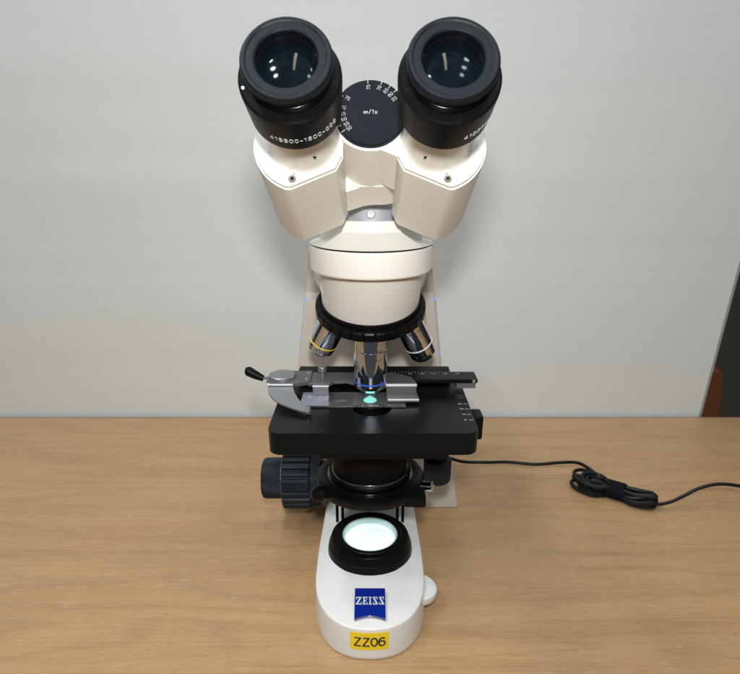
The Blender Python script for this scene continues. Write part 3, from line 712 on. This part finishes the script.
for u, g in ((-8.5, .0), (-8.5, 1.0), (0, 1.25), (8.5, 1.0), (8.5, .0)):
    row = []
    for k in range(24):
        y_, z_ = st[k]; y_ *= (1+g*.08); z_ = 9.0+(z_-9.0)*(1+g*.06)
        q = cen+ax_*(u+1.2*math.sin(k*1.3))+nx_*y_; row.append((q.x, q.y, max(.2, z_)))
    rows.append(row)
link('cable_strap', loft(rows), M['velcro'], pc)

# ================================================================== TABLE, PANEL, CHAIR, ROOM
tb = empty('table', (0, -100, -740), 'light beech topped table that the microscope stands on', 'table')
link('tabletop', box(-800, 800, -425, 318.6, -24, 0, 1.0, 2), M['wood'], tb, smooth=0)
link('edge_strip', box(-800, 800, 318.7, 320.4, -24, -.2, 0), M['edge_band'], tb, smooth=0)
for x in (-740, 740):
    for y in (-385, 270): link('leg', box(x-20, x+20, y-20, y+20, -740, -24.2, 2), M['leg_metal'], tb)
pn = empty('partition_panel', (-320, 345, -740), 'large pale grey upright partition panel behind the table', 'partition')
def lean(bm):
    for v in bm.verts:
        if v.co.x > 0: v.co.x += v.co.z*.030
    return bm
link('panel_board', lean(box(-1300, 452, 324, 352, -700, 1250, 1.0)), M['board'], pn, smooth=0)
link('panel_edge', lean(box(452.2, 454.6, 323.6, 352.4, -700, 1250, .5)), M['board_edge'], pn, smooth=0)
for x in (-1200, 380): link('panel_foot', box(x-25, x+25, 180, 500, -740, -700.2, 3), M['leg_metal'], pn)
# chair beyond the table
ch = empty('chair', (640, 700, -740), 'brown leather backed chair half hidden beyond the table edge', 'chair')
def chair_back():
    secs = []
    for z in (-448, -318, -168, -110, -80, -66, -59):
        f = {-448: 1, -318: 1, -168: 1, -110: .995, -80: .965, -66: .89, -59: .78}[z]
        hw = 98*f+2; yb = 640+(z+430)*.12
        secs.append([(604+x, yb+y*(1 if z < -60 else .7), z) for x, y in rrect(-hw, hw, -20, 20, 12, 5)])
    return loft(secs)
link('backrest', chair_back(), M['leather'], ch)
link('seat', box(490, 715, 400+250, 400+520, -300-0, -255, 14, 4), M['leather'], ch)
for x in (508, 700):
    for y in (668, 902): link('leg', box(x-14, x+14, y-14, y+14, -740, -300.5, 3), M['dark_wood'], ch)
def structure(name, bm, m):
    o = link(name, bm, m, smooth=0); o['kind'] = 'structure'; o['label'] = {'floor': 'grey floor under the table', 'wall': 'dark olive grey wall beyond the panel'}[name]; return o
structure('floor', box(-4000, 4000, -3000, 1800, -760, -740.5, 0), M['floor'])
structure('wall', box(-4000, 4000, 1800, 1850, -760, 2400, 0), M['backwall'])

# ================================================================== LIGHT
w = bpy.data.worlds.new('World'); scene.world = w; w.use_nodes = True
nt = w.node_tree; N = nt.nodes; L = nt.links
bg = N['Background']
tc = N.new('ShaderNodeTexCoord'); sep = N.new('ShaderNodeSeparateXYZ'); L.new(tc.outputs['Generated'], sep.inputs[0])
rp = N.new('ShaderNodeValToRGB'); mr = N.new('ShaderNodeMapRange'); mr.inputs['From Min'].default_value = -1; mr.inputs['From Max'].default_value = 1
L.new(sep.outputs['Z'], mr.inputs['Value']); L.new(mr.outputs[0], rp.inputs[0])
cr = rp.color_ramp; cr.elements[0].position = 0; cr.elements[0].color = (.12, .115, .11, 1); cr.elements[1].position = 1; cr.elements[1].color = (.62, .72, .85, 1)
e = cr.elements.new(.47); e.color = (.06, .058, .055, 1); e = cr.elements.new(.56); e.color = (.26, .28, .29, 1); e = cr.elements.new(.8); e.color = (.55, .63, .72, 1)
# backdrop noise standing in for an unseen room, added for reflections in the chrome
mp = N.new('ShaderNodeMapping'); mp.inputs['Scale'].default_value = (1.6, 1.6, .35); L.new(tc.outputs['Generated'], mp.inputs[0])
nz = N.new('ShaderNodeTexNoise'); nz.inputs['Scale'].default_value = 2.6; nz.inputs['Detail'].default_value = 2; L.new(mp.outputs[0], nz.inputs['Vector'])
m2 = N.new('ShaderNodeMapRange'); m2.inputs['From Min'].default_value = .42; m2.inputs['From Max'].default_value = .58; m2.inputs['To Min'].default_value = .25; m2.inputs['To Max'].default_value = 1.5
L.new(nz.outputs['Fac'], m2.inputs['Value'])
mx = N.new('ShaderNodeMix'); mx.data_type = 'RGBA'; mx.blend_type = 'MULTIPLY'; mx.inputs['Factor'].default_value = 1
L.new(rp.outputs[0], mx.inputs['A']); L.new(m2.outputs[0], mx.inputs['B']); L.new(mx.outputs['Result'], bg.inputs[0])
bg.inputs[1].default_value = 0.36

def area(name, loc, target, sx, sy, power, color):
    ld = bpy.data.lights.new(name, 'AREA'); ld.shape = 'RECTANGLE'; ld.size = sx; ld.size_y = sy; ld.energy = power; ld.color = color
    o = bpy.data.objects.new(name, ld); COL.objects.link(o); o.location = loc
    d = Vector(target)-Vector(loc); o.rotation_euler = d.to_track_quat('-Z', 'Y').to_euler(); return o
def disc(name, loc, target, d, power, color):
    o = area(name, loc, target, d, d, power, color); o.data.shape = 'DISK'; return o
for k, y in enumerate((-1.15, -.75, -.35, .05)):
    disc('ceiling_lamp', (-.72, y, 1.75), (-.15, .05, .15), .15, 4.2, (.95, .995, 1))
    disc('ceiling_lamp', (.62, y, 1.75), (.1, .1, .15), .15, 1.2, (.95, .995, 1))
area('strip_lamp', (0, -.35, 1.75), (0, .1, 0), .06, 1.1, 3.0, (1, .93, .82))
disc('front_lamp', (0.0, -.405, .415), (0, .1, .27), .035, 1.9, (.98, .985, .97))

# ================================================================== CAMERA
cam = bpy.data.cameras.new('Camera'); co_ = bpy.data.objects.new('Camera', cam); COL.objects.link(co_); scene.camera = co_
co_.location = (0, -.390, .340); co_.rotation_euler = (R_(90-21.4), 0, 0)
cam.sensor_width = 36; cam.lens = 575/740*36; cam.shift_y = 38/740; cam.clip_start = .01; cam.clip_end = 50
cam.dof.use_dof = True; cam.dof.focus_distance = .36; cam.dof.aperture_fstop = 26
scene.view_settings.view_transform = 'Standard'; scene.view_settings.look = 'None'; scene.view_settings.gamma = 1
scene.view_settings.exposure = 0
